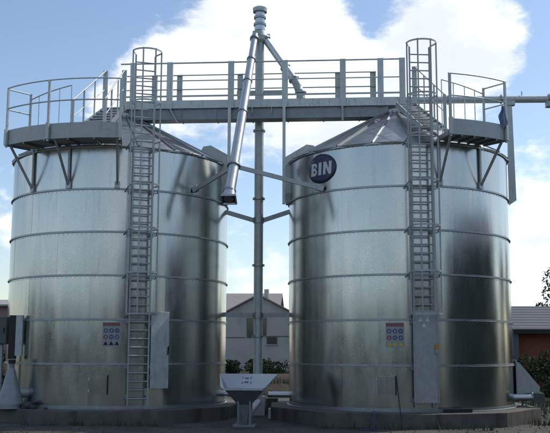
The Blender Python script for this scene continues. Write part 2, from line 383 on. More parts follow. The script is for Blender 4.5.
# oval badge
def badge(parent, deg, z):
    a, b = .60, .46
    mb = MB(); nr, na = 4, 40; vs = [pol(R+.02, deg, z)]
    for r in range(1, nr+1):
        vs += curved_patch([(a*r/nr*cos(2*pi*k/na), b*r/nr*sin(2*pi*k/na)) for k in range(na)], R+.02, deg, z)
    fs = [(0, 1+k, 1+(k+1) % na) for k in range(na)]
    for r in range(nr-1):
        for k in range(na): fs.append((1+r*na+k, 1+(r+1)*na+k, 1+(r+1)*na+(k+1) % na, 1+r*na+(k+1) % na))
    bs = len(vs); vs += curved_patch([(a*cos(2*pi*k/na), b*sin(2*pi*k/na)) for k in range(na)], R-.004, deg, z)
    e = 1+(nr-1)*na
    fs += [(e+k, bs+k, bs+(k+1) % na, e+(k+1) % na) for k in range(na)]
    mb.add(vs, fs, True); o = mb.build('logo_badge', 'navy_enamel', parent); o['label'] = 'dark blue oval badge reading BIN in pale block letters'
    def rc(x0, z0, x1, z1): return [(x0, z0), (x1, z0), (x1, z1), (x0, z1)]
    H = .20; st = .105; sh = .035
    def skew(q): return [(x+zz*.06, zz) for x, zz in q]
    Bx = -.43
    B = [rc(Bx, -H, Bx+st, H), rc(Bx+st, H-.085, Bx+.19, H), rc(Bx+st, -.04, Bx+.19, .04), rc(Bx+st, -H, Bx+.19, -H+.085),
         [(Bx+.19, .02), (Bx+.245, .06), (Bx+.245, H-.06), (Bx+.19, H)], [(Bx+.19, -H), (Bx+.255, -H+.06), (Bx+.255, -.05), (Bx+.19, .02)]]
    I = [rc(-.10, -H, .02, H)]
    Nx = .10
    N_ = [rc(Nx, -H, Nx+.10, H), rc(Nx+.225, -H, Nx+.325, H), [(Nx+.10, H), (Nx+.10, H-.17), (Nx+.225, -H), (Nx+.225, -H+.17)]]
    for gl in (B, I, N_):
        m = MB(); wrap_rects(m, [skew(q) for q in gl], R+.032, deg, z)
        # edge skirt for each stroke, so that the letter has a thickness
        for q in gl:
            q = skew(q); n = len(q); A = curved_patch(q, R+.032, deg, z); C = curved_patch(q, R+.018, deg, z)
            m.add(A+C, [(i, n+i, n+(i+1) % n, (i+1) % n) for i in range(n)])
        m.build('letter', 'letter_white', o)
badge(siloR, -133.0, 7.73-PAD)

# ------------------------------------------------------------------ caged ladders (local frame: +X away from the wall, +Y to the right)
def ladder(cx, deg, label, ztop):
    a = rad(deg)
    t = thing('caged_ladder', label, 'ladder', (cx+R*cos(a), R*sin(a), PAD), a, 'caged silo ladders')
    r0 = .22; w = .30; zb = .12
    for s in (-1, 1): MB().box((r0-.035, s*w-.02, zb), (r0+.035, s*w+.02, ztop)).build('rail', 'galvanised_dull', t)
    rung = MB().tube((r0, -w+.02, 0), (r0, w-.02, 0), .021, 8).mesh('rung'); rung.materials.append(MATS['galvanised_dull'])
    z = zb+.2
    while z < ztop-.1:
        link('rung', rung, t, (0, 0, z)); z += .25
    hp = [(r0, -w-.02, 0)]+[(r0+.30+.40*sin(pi*i/14)*1.0, -.44*cos(pi*i/14), 0) for i in range(15)]+[(r0, w+.02, 0)]
    def hoop_mesh():
        m = MB()
        for i in range(len(hp)-1): m.bar(hp[i], hp[i+1], .012, .05)
        m = m.mesh('cage_hoop'); m.materials.append(MATS['galvanised_dull']); return m
    hm = hoop_mesh()
    for z in (T*2+.15, T*3+.05, T*4+.05, T*5+.05, T*6+.1, T*6+1.3, ztop+.02): link('cage_hoop', hm, t, (0, 0, z))
    for i in (0, 5, 9, 14):
        x, y, _ = hp[1+i]; MB().box((x-.008, y-.022, T*2+.15), (x+.008, y+.022, ztop+.05)).build('cage_strap', 'galvanised_dull', t)
    for k in range(0, 7):
        zz = max(.35, k*T-.08)
        for s in (-1, 1):
            b = MB(); b.bar((-.01, s*(w+.04), zz), (r0, s*(w+.04), zz), .03, .07); b.box((-.01, s*(w+.04)-.06, zz-.07), (.03, s*(w+.04)+.06, zz+.07)); b.build('wall_bracket', 'seam_steel', t)
            c = MB(); c.bar((.01, s*(w+.2), zz), (r0+.3, s*.44, zz+.12), .025, .03); c.build('cage_bracket', 'seam_steel', t) if k > 2 else None
    return t
ladL = ladder(-SX, -67.0, 'tall galvanised caged ladder on the badgeless silo, hinged guard panel open beside it', 10.80)
ladR = ladder(SX, -82.4, 'tall galvanised caged ladder on the BIN silo, lower part behind a closed guard panel', 10.80)
# guard panel of the left ladder, swung open to the right
g = MB().box((-.02, 0, 0), (.012, .64, 2.28)); o = g.build('guard_panel', 'galvanised', ladL, loc=(.26, .36, .60), rot=(0, 0, rad(22))); bevel(o, .006)
for zz in (.35, 1.9): MB().tube((0, 0, zz-.06), (0, 0, zz+.06), .022).build('hinge', 'seam_steel', o)
MB().bar((.02, .60, 1.0), (.06, .60, 1.25), .03, .03).build('handle', 'black_part', o)
g = MB().box((-.012, -.36, 0), (.02, .36, 2.62)); g.box((.02, -.36, 0), (.05, -.33, 2.62)); g.box((.02, .33, 0), (.05, .36, 2.62))
o = g.build('guard_panel', 'galvanised_dull', ladR, loc=(.30, 0, .28)); bevel(o, .005)
for (y, z) in ((-.14, 2.36), (.06, 2.36), (-.04, 2.2)):
    MB().add([(.024, y-.07, z-.06), (.024, y+.07, z-.06), (.024, y, z+.07)], [(0, 1, 2)]).build('pictogram', 'letter_white', o)
MB().box((.051, .25, 1.52), (.056, .36, 1.66)).build('padlock_label', 'sign_orange', o); MB().box((.051, .26, 1.40), (.056, .35, 1.51)).build('padlock_label', 'sign_white', o)
# ------------------------------------------------------------------ balconies at the eaves
DZ = 8.42; RO = 4.60; RI = R+.12
def balcony(cx, d0, d1, posts, label, end, inner0, inner1):
    t = thing('roof_balcony', label, 'balcony', (cx, 0, 0), 0, 'curved roof balconies')
    MB().lathe([(3.585, DZ-.015), (RO-.02, DZ-.03), (RO-.02, DZ+.01), (3.585, DZ+.02)], rad(d0), rad(d1), 24).build('deck', 'galvanised_dull', t)
    MB().lathe([(RO-.015, 8.37), (RO, 8.37), (RO, 8.84), (RO-.015, 8.84)], rad(d0), rad(d1), 24).build('toe_plate', 'galvanised_dull', t)
    for d in (d0, d1): MB().bar(pol(RI, d, 8.41), pol(RO-.02, d, 8.41), .05, .13).build('end_beam', 'galvanised_dull', t)
    n = 5
    for i in range(1, n): 
        d = d0+(d1-d0)*i/n; MB().bar(pol(RI, d, 8.36), pol(RO-.02, d, 8.36), .05, .07).build('joist', 'trough_steel', t)
    ZT = 10.18
    for d in posts:
        p = pol(RO+.03, d); o = MB().bar(p+Vector((0, 0, 8.30)), p+Vector((0, 0, ZT)), .075, .05, up=p.normalized()).build('post', 'galvanised', t)
        MB().bar(p*1.006+Vector((0, 0, 8.36)), p*1.006+Vector((0, 0, 8.86)), .11, .07, up=p.normalized()).build('post_shoe', 'galvanised', o)
    for z in (ZT, 9.52): MB().pipe(arc(RO+.03, d0, d1, z, 24), .022, 8).build('rail', 'galvanised', t)
    e = d0 if end < 0 else d1
    pi_ = pol(RI+.05, e); MB().bar(pi_+Vector((0, 0, DZ)), pi_+Vector((0, 0, ZT)), .07, .05).build('post', 'galvanised', t)
    for z in (ZT-.03, 9.50): MB().tube(pol(RO+.03, e, z), pol(RI+.05, e, z), .022, 8).build('end_rail', 'galvanised', t)
    MB().pipe(arc(RI+.05, inner0, inner1, ZT-.20, 14, .26), .018, 8).build('inner_rail', 'galvanised', t)
    k = max(3, int(abs(inner1-inner0)/5.5))
    for i in range(1, k+1):
        p = pol(RI+.05, inner0+(inner1-inner0)*i/k); MB().tube(p+Vector((0, 0, DZ)), p+Vector((0, 0, ZT-.20+.26*i/k)), .014, 6).build('baluster', 'galvanised', t)
    return t
balL = balcony(-SX, -127, -77, (-126.5, -105, -77.5), 'curved balcony with stairs on the badgeless silo, the longer of the two', -1, -127, -101.5)
balR = balcony(SX, -74, -48, (-73.5, -48.5), 'short curved balcony on the eave of the BIN silo', 1, -48, -72)
# diagonal struts that hold the balconies
def strut(t, d, ro=RO-.06):
    o = MB(); zt, zb = 8.37, 7.12
    o.bar(pol(ro, d, zt), pol(R+.05, d, zb), .06, .06); o.build('strut', 'galvanised_dull', t)
    o = MB(); o.bar(pol(R+.045, d, zb-.05), pol(R+.045, d, zt), .07, .05, up=pol(1, d)); o.build('wall_upright', 'galvanised_dull', t)
    MB().box((-.015, -.08, -.10), (.05, .08, .10), Matrix.Translation(pol(R+.03, d, zb)) @ Matrix.Rotation(rad(d), 4, 'Z')).build('gusset', 'seam_steel', t)
for d in (-125.5, -102.5, -78.5): strut(balL, d)
for d in (-73, -49.5): strut(balR, d)
# roof stairs from the balcony to the catwalk
def stairs(t, cx, A, B, wa, wb, sides=(-1, 1)):
    A = Vector(A)-Vector((cx, 0, 0)); B = Vector(B)-Vector((cx, 0, 0)); d = Vector((B.x-A.x, B.y-A.y, 0)).normalized(); n = Vector((d.y, -d.x, 0))
    N = 9
    for i in range(N+1):
        u = i/N; p = A.lerp(B, u); w = wa+(wb-wa)*u
        q0 = p-n*w/2; q1 = p+n*w/2; MB().bar(q0, q1, .22, .035).build('tread', 'galvanised', t)
        q = (q1-q0).normalized()
    for s in (-1, 1):
        a = A+n*s*(wa/2+.02); b = B+n*s*(wb/2+.02)
        MB().bar(a, b, .03, .16).build('stringer', 'galvanised_dull', t)
        if s not in sides: continue
        H = Vector((0, 0, 1.32)); H2 = Vector((0, 0, .68))
        MB().tube(a+H*.82, b+H, .02, 8).build('stair_rail', 'galvanised', t); MB().tube(a+H2*.8, b+H2, .016, 8).build('stair_rail', 'galvanised', t)
        for u, wd_ in ((0, .10), (.33, .05), (.66, .04), (1, .16)):
            p = a.lerp(b, u); MB().box((-wd_/2, -.02, -.1), (wd_/2, .02, 1.08+.24*u), Matrix.Translation(p)).build('newel_post' if wd_ > .06 else 'rail_post', 'galvanised', t)
stairs(balL, -SX, (-4.95, -3.55, 8.75), (-4.78, -1.15, 10.18), 1.0, .62)
stairs(balR, SX, (5.62, -3.5, 8.75), (4.98, -1.05, 10.18), .7, .6, (1,))
# bluish bundle on the corner post
mb = MB(); P0 = Vector((SX, 0, 0))+pol(RO+.02, -48.5)
vs = []; fs = []; n = 18; lev = 12
for j in range(lev+1):
    u = j/lev; z = 9.42-.66*u
    for k in range(n+1):
        v = k/n; w = .07+.17*min(1, u*2.2)
        vs.append((P0.x-.09+w*(v-.5)+.02*sin(9*u), P0.y-.09-.05*sin(v*11+u*2)*min(1, .3+u)-.02*sin(v*23), z-.06*sin(v*5)*u-.04*abs(v-.5)*(1-u)))
fs = [(j*(n+1)+k, j*(n+1)+k+1, (j+1)*(n+1)+k+1, (j+1)*(n+1)+k) for j in range(lev) for k in range(n)]
tag(mb.add(vs, fs, True).build('hanging_cloth', 'blue_rag'), 'crumpled bluish cloth hung on the corner post of the short balcony', 'cloth')

# ------------------------------------------------------------------ catwalk between the silos
cw = thing('catwalk', 'galvanised catwalk with flat posts and rails bridging the two silo roofs', 'catwalk', (0, 0, 9.95))
def cwp(name, mb, mat='galvanised', parent=cw): 
    o = mb.build(name, mat, parent); o.location = (0, 0, -9.95); return o
X0, X1 = -4.75, 5.0; YN, YF = -.52, .42
cwp('side_channel', MB().box((X0, YN, 10.32), (X1, YN+.05, 10.60)).box((X0, YN+.05, 10.57), (X1, YN+.12, 10.597)), 'galvanised')
cwp('side_channel', MB().box((X0, YF-.05, 10.32), (X1, YF, 10.60)), 'galvanised')
x = X0
gm = MB().box((0, YN+.06, 10.545), (.055, YF-.06, 10.562)).mesh('deck_slat'); gm.materials.append(MATS['galvanised_dull'])
while x < X1-.05:
    link('deck_slat', gm, cw, (x, 0, -9.95)); x += .075
tr = cwp('conveyor_trough', MB().box((X0+.3, YN+.10, 9.95), (X1-.55, .12, 10.33)), 'trough_steel')
x = X0+.9
while x < X1-.6:
    MB().box((x-.02, YN+.07, 9.93), (x+.02, .14, 10.318)).build('trough_flange', 'trough_steel', tr); x += 1.22
near = (-4.30, -3.02, -.90, .95, 2.92, 4.19, 4.92)
for xx in near:
    cwp('post', MB().box((xx-.10, YN-.05, 10.30), (xx+.10, YN-.002, 11.95)).box((xx+.085, YN-.002, 10.61), (xx+.10, YN+.07, 11.95)), 'galvanised')
for xx in (-3.75, -2.85, -.69, 2.75, 3.97):
    cwp('post', MB().box((xx-.10, YF+.002, 10.30), (xx+.10, YF+.05, 11.80)).box((xx+.085, YF-.07, 10.61), (xx+.10, YF+.002, 11.80)), 'galvanised')
for z, rr in ((11.93, .028), (11.30, .022)): cwp('rail', MB().tube((X0, YN-.02+.04, z), (X1, YN-.02+.04, z), rr, 8))
for z in (11.77, 11.25): cwp('rail', MB().tube((X0, YF-.02, z), (4.05, YF-.02, z), .022, 8))
cwp('toe_rail', MB().box((X0, YN+.002, 10.72), (X1, YN+.02, 10.78))); cwp('toe_rail', MB().box((X0, YF-.02, 10.70), (X1, YF-.002, 10.78)))
for xx in (-.16, .5): cwp('drop_bolt', MB().tube((xx, YN-.02, 10.1), (xx, YN-.02, 10.33), .018, 6), 'seam_steel')
cwp('cross_plate', MB().box((-.80, YF-.06, 11.02), (.85, YF-.03, 11.16)))
for xx, dx in ((-3.0, .28), (2.9, .0)): cwp('knee_brace', MB().bar((xx, YN-.03, 10.32), (xx+dx, YN-.03, 9.80), .07, .05), 'galvanised_dull')
# posts that carry the catwalk off the inner silo walls
for s, nm in ((-1, 'badgeless'), (1, 'BIN')):
    xx = .93*s
    t = thing('support_column', 'slim steel column under the catwalk beside the inner wall of the %s silo' % nm, 'column', (xx, -.62, 6.95), 0, 'catwalk support columns')
    MB().box((-.05, -.04, 0), (.05, .04, 3.36)).build('column', 'galvanised', t)
    b = MB(); q = [(s*.052, -.12, .35), (s*.052, .40, .35), (s*.30, .40, .35), (s*.30, -.12, .35)]
    lo = [(s*.06, -.04, .0), (s*.06, .3, .0), (s*.24, .3, .05), (s*.24, -.04, .05)]; hi = [(s*.052, -.12, 1.32), (s*.052, .40, 1.32), (s*.30, .40, 1.48), (s*.30, -.12, 1.48)]
    b.add(q+hi+lo, [(4, 5, 6, 7), (0, 1, 5, 4), (1, 2, 6, 5), (2, 3, 7, 6), (3, 0, 4, 7), (8, 9, 1, 0), (9, 10, 2, 1), (10, 11, 3, 2), (11, 8, 0, 3), (8, 11, 10, 9)])
    b.build('wall_box', 'galvanised_dull', t)
# post of the outgoing tube on the far right wall
t = thing('support_column', 'flat steel post with slanted foot on the outer wall of the BIN silo', 'column', (8.52, 0, 6.95))
v = [(-.10, -.06, .0), (.14, -.06, .16), (.10, -.06, 3.42), (-.06, -.06, 3.42)]; v2 = [(x, .06, z) for x, y, z in v]
MB().add(v+v2, [(0, 1, 2, 3), (7, 6, 5, 4), (0, 4, 5, 1), (1, 5, 6, 2), (2, 6, 7, 3), (3, 7, 4, 0)]).build('post', 'galvanised', t)
MB().box((-.14, -.10, 3.42), (.2, .10, 3.58)).build('saddle', 'seam_steel', t)
# ------------------------------------------------------------------ outgoing conveyor tube to the right
t = thing('conveyor_tube', 'horizontal steel conveyor tube leaving the BIN silo roof to the right', 'pipe', (4.9, .15, 10.66))
MB().tube((0, 0, 0), (5.05, 0, -.04), .125, 16).build('tube', 'galvanised', t)
for xx in (1.6, 3.4, 5.0): MB().tube((xx-.02, 0, -.02), (xx+.02, 0, -.02), .165, 16).build('flange', 'seam_steel', t)
MB().box((4.9, -.14, -.32), (5.3, .14, -.14)).build('end_boot', 'galvanised_dull', t); MB().tube((5.0, 0, -.04), (5.4, 0, -.045), .14, 16).build('drive_end', 'galvanised_dull', t)
MB().bar((4.1, 0, .09), (4.1, 0, .24), .03, .03).build('lifting_lug', 'seam_steel', t)

# ------------------------------------------------------------------ elevator leg (the central vertical tube)
leg = thing('elevator_leg', 'tall vertical elevator tube standing between the two silos', 'elevator', (0, .35, 0))
def lp(name, mb, mat='tube_steel', parent=leg): return mb.build(name, mat, parent)
zs = [0.05, 2.6, 5.0, 7.30, 9.7, 12.9]
for a, b in zip(zs[:-1], zs[1:]): lp('tube_section', MB().tube((0, 0, a), (0, 0, b), .155, 24), 'galvanised')
for z in zs[1:-1]: lp('flange', MB().tube((0, 0, z-.03), (0, 0, z+.03), .215, 24), 'seam_steel')
for k in range(4):
    z = 9.5; a = k*pi/2+.5
lp('distributor', MB().lathe([(.16, 12.88), (.27, 12.95), (.30, 13.10), (.24, 13.28), (.17, 13.34)], n=24, closed=False), 'galvanised')
for a, b, r_, m in ((13.34, 13.52, .19, 'tube_steel'), (13.52, 13.60, .225, 'seam_steel'), (13.60, 13.78, .175, 'tube_steel'), (13.78, 13.86, .215, 'seam_steel'), (13.86, 14.02, .17, 'tube_steel'), (14.02, 14.08, .25, 'galvanised')):
    lp('head_section', MB().tube((0, 0, a), (0, 0, b), r_, 24), m)
lp('head_cap', MB().lathe([(.25, 14.08), (.26, 14.16), (.18, 14.21), (.001, 14.23)], n=24, closed=False), 'galvanised')
for a in (.3, 2.2, 4.1): lp('bolt_lug', MB().box((.24, -.03, 13.16), (.36, .03, 13.24), Matrix.Rotation(a, 4, 'Z')), 'seam_steel')
lp('boot', MB().box((-.26, -.24, 0), (.26, .24, .62)), 'galvanised_dull')
for a, b in (((-.16, 0, 6.55), (-1.22, -.38, 6.83)), ((.16, 0, 6.55), (1.22, -.38, 6.83)), ((-.16, 0, 3.30), (-1.2, -.32, 3.32)), ((.16, 0, 3.30), (1.2, -.32, 3.32))):
    o = lp('stay_bar', MB().bar(a, b, .05, .15), 'galvanised_dull')
    bx = Vector(b); MB().box((-.06, -.05, -.13), (.06, .05, .13), Matrix.Translation(bx)).build('stay_bracket', 'seam_steel', o)
for z in (6.55, 3.30): lp('clamp', MB().tube((0, 0, z-.10), (0, 0, z+.10), .185, 20), 'seam_steel')
# long load-out spout towards the camera
sp = thing('load_out_spout', 'long sloping steel load-out spout in front of the catwalk', 'spout', (0, 0, 0))
P = [Vector(p) for p in ((-.12, .16, 13.10), (-.37, -.62, 11.93), (-.46, -1.12, 11.12), (-.50, -1.72, 10.12), (-.44, -2.45, 8.98), (-.37, -3.28, 7.72), (-.47, -4.15, 6.42))]
# one straight line from the head to the foot
A = Vector((-.14, .12, 13.12)); B = Vector((-.50, -4.20, 6.36)); Dv = (B-A).normalized()
def on(u): return A.lerp(B, u)
segs = ((0, .17, .115), (.17, .31, .13), (.31, .50, .14), (.50, .80, .15), (.80, .93, .165))
for a, b, r_ in segs: MB().tube(on(a), on(b+.004), r_, 20).build('spout_section', 'tube_steel', sp)
for u, r_ in ((.03, .165), (.17, .155), (.31, .16), (.50, .17), (.80, .205), (.93, .19)): MB().tube(on(u)-Dv*.03, on(u)+Dv*.03, r_, 20).build('clamp_ring', 'seam_steel', sp)
# foot boot
mb = MB(); c0 = on(.93); c1 = on(.955)+Vector((0, -.02, -.10)); n = 20; x = Vector((1, 0, 0)); y = Dv.cross(x).normalized(); x = y.cross(Dv)
ra = [c0+(x*cos(2*pi*k/n)+y*sin(2*pi*k/n))*.175 for k in range(n)]
def sq(k): 
    a = 2*pi*k/n; m = max(abs(cos(a)), abs(sin(a))); return Vector((cos(a)/m*.20, sin(a)/m*.19, 0))
rb = [c1+Vector((1, 0, 0))*sq(k).x+y*sq(k).y for k in range(n)]
mb.add(ra+rb, [(k, (k+1) % n, n+(k+1) % n, n+k) for k in range(n)], True); mb.build('spout_boot', 'tube_steel', sp)
for i in range(4):
    cs = [c1+Vector((1, 0, 0))*sx*.205+y*sy*.195 for sx, sy in ((-1, -1), (1, -1), (1, 1), (-1, 1))]
    MB().bar(cs[i], cs[(i+1) % 4], .05, .06).build('boot_rim', 'seam_steel', sp)
MB().tube(on(.93)-Vector((0, 0, 0)), on(.97), .15, 20).build('boot_throat', 'trough_steel', sp)
col_p = on(.80)
for end, rr in ((Vector((-SX, 0, 0))+pol(R+.03, -38.3, 7.16), 1), (Vector((SX, 0, 0))+pol(R+.03, -131.4, 7.08), 1)):
    d = (end-col_p).normalized(); o = MB().bar(col_p+d*.2, end, .07, .13).build('brace', 'galvanised_dull', sp)
    MB().bar(end-d*.22, end+d*.0, .13, .17).build('brace_foot', 'seam_steel', o)
# right-hand spout into the conveyor
s2 = thing('feed_spout', 'short sloping spout with elbow feeding the catwalk conveyor', 'spout', (0, 0, 0))
a = Vector((.15, .32, 13.08)); b = Vector((1.22, .02, 11.44)); dd = (b-a).normalized()
MB().tube(a, a.lerp(b, .72), .125, 20).build('spout_section', 'tube_steel', s2); MB().tube(a.lerp(b, .70), b, .14, 20).build('spout_section', 'tube_steel', s2)
for u in (.05, .72, 1.0): MB().tube(a.lerp(b, u)-dd*.03, a.lerp(b, u)+dd*.03, .185 if u < 1 else .19, 20).build('clamp_ring', 'seam_steel', s2)
ep = [b, b+dd*.18, b+dd*.32+Vector((-.01, 0, -.05)), b+dd*.40+Vector((-.0, 0, -.15)), Vector((1.47, -.10, 10.98)), Vector((1.47, -.10, 10.56))]
MB().pipe(ep, .15, 18).build('elbow', 'galvanised', s2)
for z in (10.92, 10.66): MB().tube((1.47, -.10, z-.025), (1.47, -.10, z+.025), .20, 20).build('clamp_ring', 'seam_steel', s2)
MB().tube(a-dd*.22, a, .10, 16).build('inlet', 'galvanised', s2)

# ------------------------------------------------------------------ intake hopper between the pads
hp_ = thing('intake_hopper', 'galvanised intake hopper with raised bright back plate on a stand between the silos', 'hopper', (.03, -3.9, 0))
def frust(mb, z0, h0, z1, h1, both=True):
    a = [(-h0[0], -h0[1], z0), (h0[0], -h0[1], z0), (h0[0], h0[1], z0), (-h0[0], h0[1], z0)]; b = [(-h1[0], -h1[1], z1), (h1[0], -h1[1], z1), (h1[0], h1[1], z1), (-h1[0], h1[1], z1)]
    return mb.add(a+b, [(i, (i+1) % 4, 4+(i+1) % 4, 4+i) for i in range(4)])
o = frust(MB(), .62, (.20, .18), 1.04, (.55, .42)).build('funnel', 'trough_steel', hp_)
so_ = o.modifiers.new('thickness', 'SOLIDIFY'); so_.thickness = .012
vs = [(-.55, .42, 1.04), (.55, .42, 1.04), (.90, .86, 1.45), (-.85, .86, 1.45)]
o = MB().add(vs, [(0, 1, 2, 3)]).build('back_plate', 'hopper_sheet', hp_); so_ = o.modifiers.new('thickness', 'SOLIDIFY'); so_.thickness = .012
nrm = Vector((0, -.41, .44)).normalized()
for cz, up, w_ in ((.32, 1, .15), (.78, -1, .14)):
    pts = [Vector((-.02+w_*cos(a_), .42+.44*cz, 1.04+.41*cz))+Vector((0, .73, .68))*(up*.06*sin(a_)) for a_ in [pi*k/8 for k in range(9)]]
    mb = MB()
    for k in range(8):
        if k in (2, 5): continue
        p, q = pts[k]+nrm*.012, pts[k+1]+nrm*.012; e = Vector((0, .73, .68))*.016; mb.add([p-e, q-e, q+e, p+e], [(0, 1, 2, 3)])
    mb.build('stencil_mark', 'sign_blue', o)
for s, sgn in (('l', -1), ('r', 1)):
    vs = [(sgn*.55, -.42, 1.04), (sgn*.55, .42, 1.04), ((.90 if sgn > 0 else -.85), .86, 1.45), (sgn*.66, -.42, 1.12)]
    o = MB().add(vs, [(0, 1, 2, 3)]).build('side_plate', 'hopper_sheet', hp_); so_ = o.modifiers.new('thickness', 'SOLIDIFY'); so_.thickness = .012
MB().box((-.56, -.45, 1.02), (.56, -.425, 1.075)).build('front_lip', 'galvanised', hp_)
for sx in (-1, 1):
    for sy in (-1, 1): MB().box((sx*.17-.025, sy*.20-.03, 0), (sx*.17+.025, sy*.20+.03, .72)).build('leg', 'trough_steel', hp_)
frust(MB(), .06, (.07, .08), .64, (.14, .14)).build('outlet_box', 'trough_steel', hp_)
for sy in (-1, 1): MB().box((-.32, sy*.24-.035, -.02), (.32, sy*.24+.035, .05)).build('skid', 'trough_steel', hp_)
MB().tube((.22, .1, .70), (.62, .35, 1.0), .03, 8).build('slide_handle', 'galvanised', hp_)
MB().tube((.1, .15, .35), (.03, 3.7, .45), .11, 14).build('auger_tube', 'galvanised_dull', hp_)

# ------------------------------------------------------------------ discharge tubes along the ground
def auger(x0, x1, y, z, r, label):
    t = thing('discharge_tube', label, 'pipe', (x0, y, z)); L = x1-x0
    MB().tube((0, 0, 0), (L, 0, 0), r, 16).build('tube', 'tube_steel', t)
    e = L if abs(x1) > abs(x0) else 0
    MB().tube((e-.03, 0, 0), (e+.03, 0, 0), r+.05, 16).build('flange', 'seam_steel', t)
    d = 1 if e else -1
    MB().box((min(e, e+d*.34), -.16, -.16), (max(e, e+d*.34), .16, .14)).build('drive_motor', 'green_paint', t)
    return t
auger(.35, 1.6, .5, .66, .10, 'bright steel tube from the elevator boot into the BIN silo')
auger(-1.7, -.35, .1, .70, .10, 'bright steel tube from the badgeless silo to the elevator boot')
auger(8.0, 8.80, -.78, .70, .11, 'bright steel discharge tube at the outer foot of the BIN silo')
auger(-8.3, -7.2, -2.45, .70, .11, 'bright steel discharge tube at the outer foot of the badgeless silo')
# aeration ducts and fans
def wedge(cx, s, label):
    t = thing('aeration_duct', label, 'duct', (cx, -.2, PAD))
    pr_ = [(0, .40), (0, 1.42), (s*.12, 1.36), (s*.72, .62), (s*.70, .46)]; w = .45
    v = [(x, -w, z) for x, z in pr_]+[(x, w, z) for x, z in pr_]; n = 5
    MB().add(v, [tuple(range(n)), tuple(reversed(range(n, 2*n)))]+[(i, n+i, n+(i+1) % n, (i+1) % n) for i in range(n)]).build('housing', 'galvanised', t)
    for sy in (-.3, .3): MB().box((s*.3-.03, sy-.03, 0), (s*.3+.03, sy+.03, .46)).build('leg', 'galvanised_dull', t)
    MB().box((min(-.02, 0), -w-.04, .36), (.02, w+.04, 1.46)).build('wall_flange', 'seam_steel', t)
wedge(SX+R+.03, 1, 'wedge-shaped galvanised duct at the outer foot of the BIN silo')
# left fan: cone on a squat foot
t = thing('fan_cowl', 'grey conical fan cowl at the outer foot of the badgeless silo', 'fan', (-7.11, -3.32, 0))
MB().lathe([(.40, .42), (.39, .54), (.12, 1.50), (.08, 1.60), (.08, 1.72), (.001, 1.74)], n=28, closed=False).build('cowl', 'trough_steel', t)
MB().tube((0, 0, 1.72), (0, 0, 1.84), .11, 16).build('motor_cap', 'black_part', t)
MB().tube((0, 0, .40), (0, 0, .43), .40, 24).build('base', 'galvanised_dull', t)
MB().tube((.1, .1, .85), (.5, .5, .85), .16, 16).build('outlet_duct', 'galvanised_dull', t)
# control cabinet on the left
t = thing('control_cabinet', 'green-grey control cabinet on a post at the left edge by the silo', 'cabinet', (-7.74, -2.62, 0))
o = MB().box((-.22, -.18, 2.30), (.24, .18, 3.14)).build('case', 'green_paint', t); bevel(o, .015)
MB().box((-.20, -.20, 2.33), (.22, -.182, 3.11)).build('door', 'green_paint', o); MB().box((.13, -.225, 2.65), (.17, -.202, 2.80)).build('handle', 'black_part', o)
MB().box((-.06, -.05, -.1), (.06, .05, 2.30)).build('post', 'galvanised_dull', t)
t = thing('cable_riser', 'dark cable channel running up the outer left wall of the badgeless silo', 'cable channel', (-7.25, -2.92, 0))
MB().box((-.12, -.08, 1.85), (.10, .06, 3.18)).build('channel', 'black_part', t); MB().box((.102, -.10, 1.95), (.31, .02, 3.18)).build('cover_plate', 'galvanised_dull', t)
# small things on and round the pads
def rock(name, c, r, mat, label, cat, sq=.7, seed=1, group=None):
    rnd = random.Random(seed); mb = MB(); n, m = 10, 6; vs = []
    for j in range(m+1):
        ph = pi*j/m
        for k in range(n):
            a = 2*pi*k/n; q = r*(1+.28*noise.noise((cos(a)*2+seed, sin(a)*2, j*.7)))
            vs.append((q*sin(ph)*cos(a), q*sin(ph)*sin(a), q*cos(ph)*sq))
    mb.add(vs, [(j*n+k, (j+1)*n+k, (j+1)*n+(k+1) % n, j*n+(k+1) % n) for j in range(m) for k in range(n)])
    tag(mb.build(name, mat, None, loc=c), label, cat, group)
rock('rubble_lump', (-6.55, -3.42, .49), .17, 'stone', 'largest pale lump of rubble on the left edge of the badgeless silo pad', 'rubble', .7, 2, 'rubble on the pad')
rock('rubble_lump', (-6.30, -3.62, .45), .10, 'stone', 'middle-sized lump of rubble beside the largest one on the pad', 'rubble', .7, 5, 'rubble on the pad')
rock('rubble_lump', (-5.85, -3.80, .43), .055, 'stone', 'smallest lump of rubble on the pad, towards the hatch', 'rubble', .7, 9, 'rubble on the pad')
t = thing('leaning_rod', 'thin dark rod leaning against the wall of the BIN silo', 'rod', (4.47, -4.75, 0))
MB().tube((0, 0, -.02), (-.10, 1.09, 1.46), .014, 8).build('shaft', 'black_part', t); MB().tube((-.10, 1.06, 1.42), (-.10, 1.10, 1.475), .022, 8).build('tip', 'seam_steel', t)
tag(MB().pipe([(3.72, -3.6, .44), (3.72, -4.15, .46), (3.72, -4.38, .40), (3.71, -4.42, .2), (3.72, -4.5, 0.0), (3.74, -4.7, .0), (3.62, -4.85, .01), (3.3, -4.9, .01)], .016, 8).build('blue_hose', 'blue_hose'), 'thin blue hose hanging over the pad of the BIN silo', 'hose')
tag(MB().box((-.45, -.03, 0), (.45, .03, .11)).build('dark_plank', 'black_part', None, loc=(6.12, -3.62, PAD), rot=(0, 0, rad(22))), 'dark board lying against the foot of the BIN silo', 'board')
t = thing('plastic_canister', 'small pale plastic canister standing behind the hopper', 'canister', (.62, -1.3, 0))
o = MB().box((-.12, -.09, 0), (.12, .09, .34)).build('body', 'white_plastic', t); bevel(o, .03, 3); MB().tube((.05, 0, .34), (.05, 0, .39), .03).build('cap', 'black_part', t)
tag(bevel(MB().box((-.22, -.12, 0), (.22, .12, .52)).build('concrete_block', 'concrete', None, loc=(.42, .95, 0)), .012), 'grey concrete block behind the elevator boot', 'concrete block')

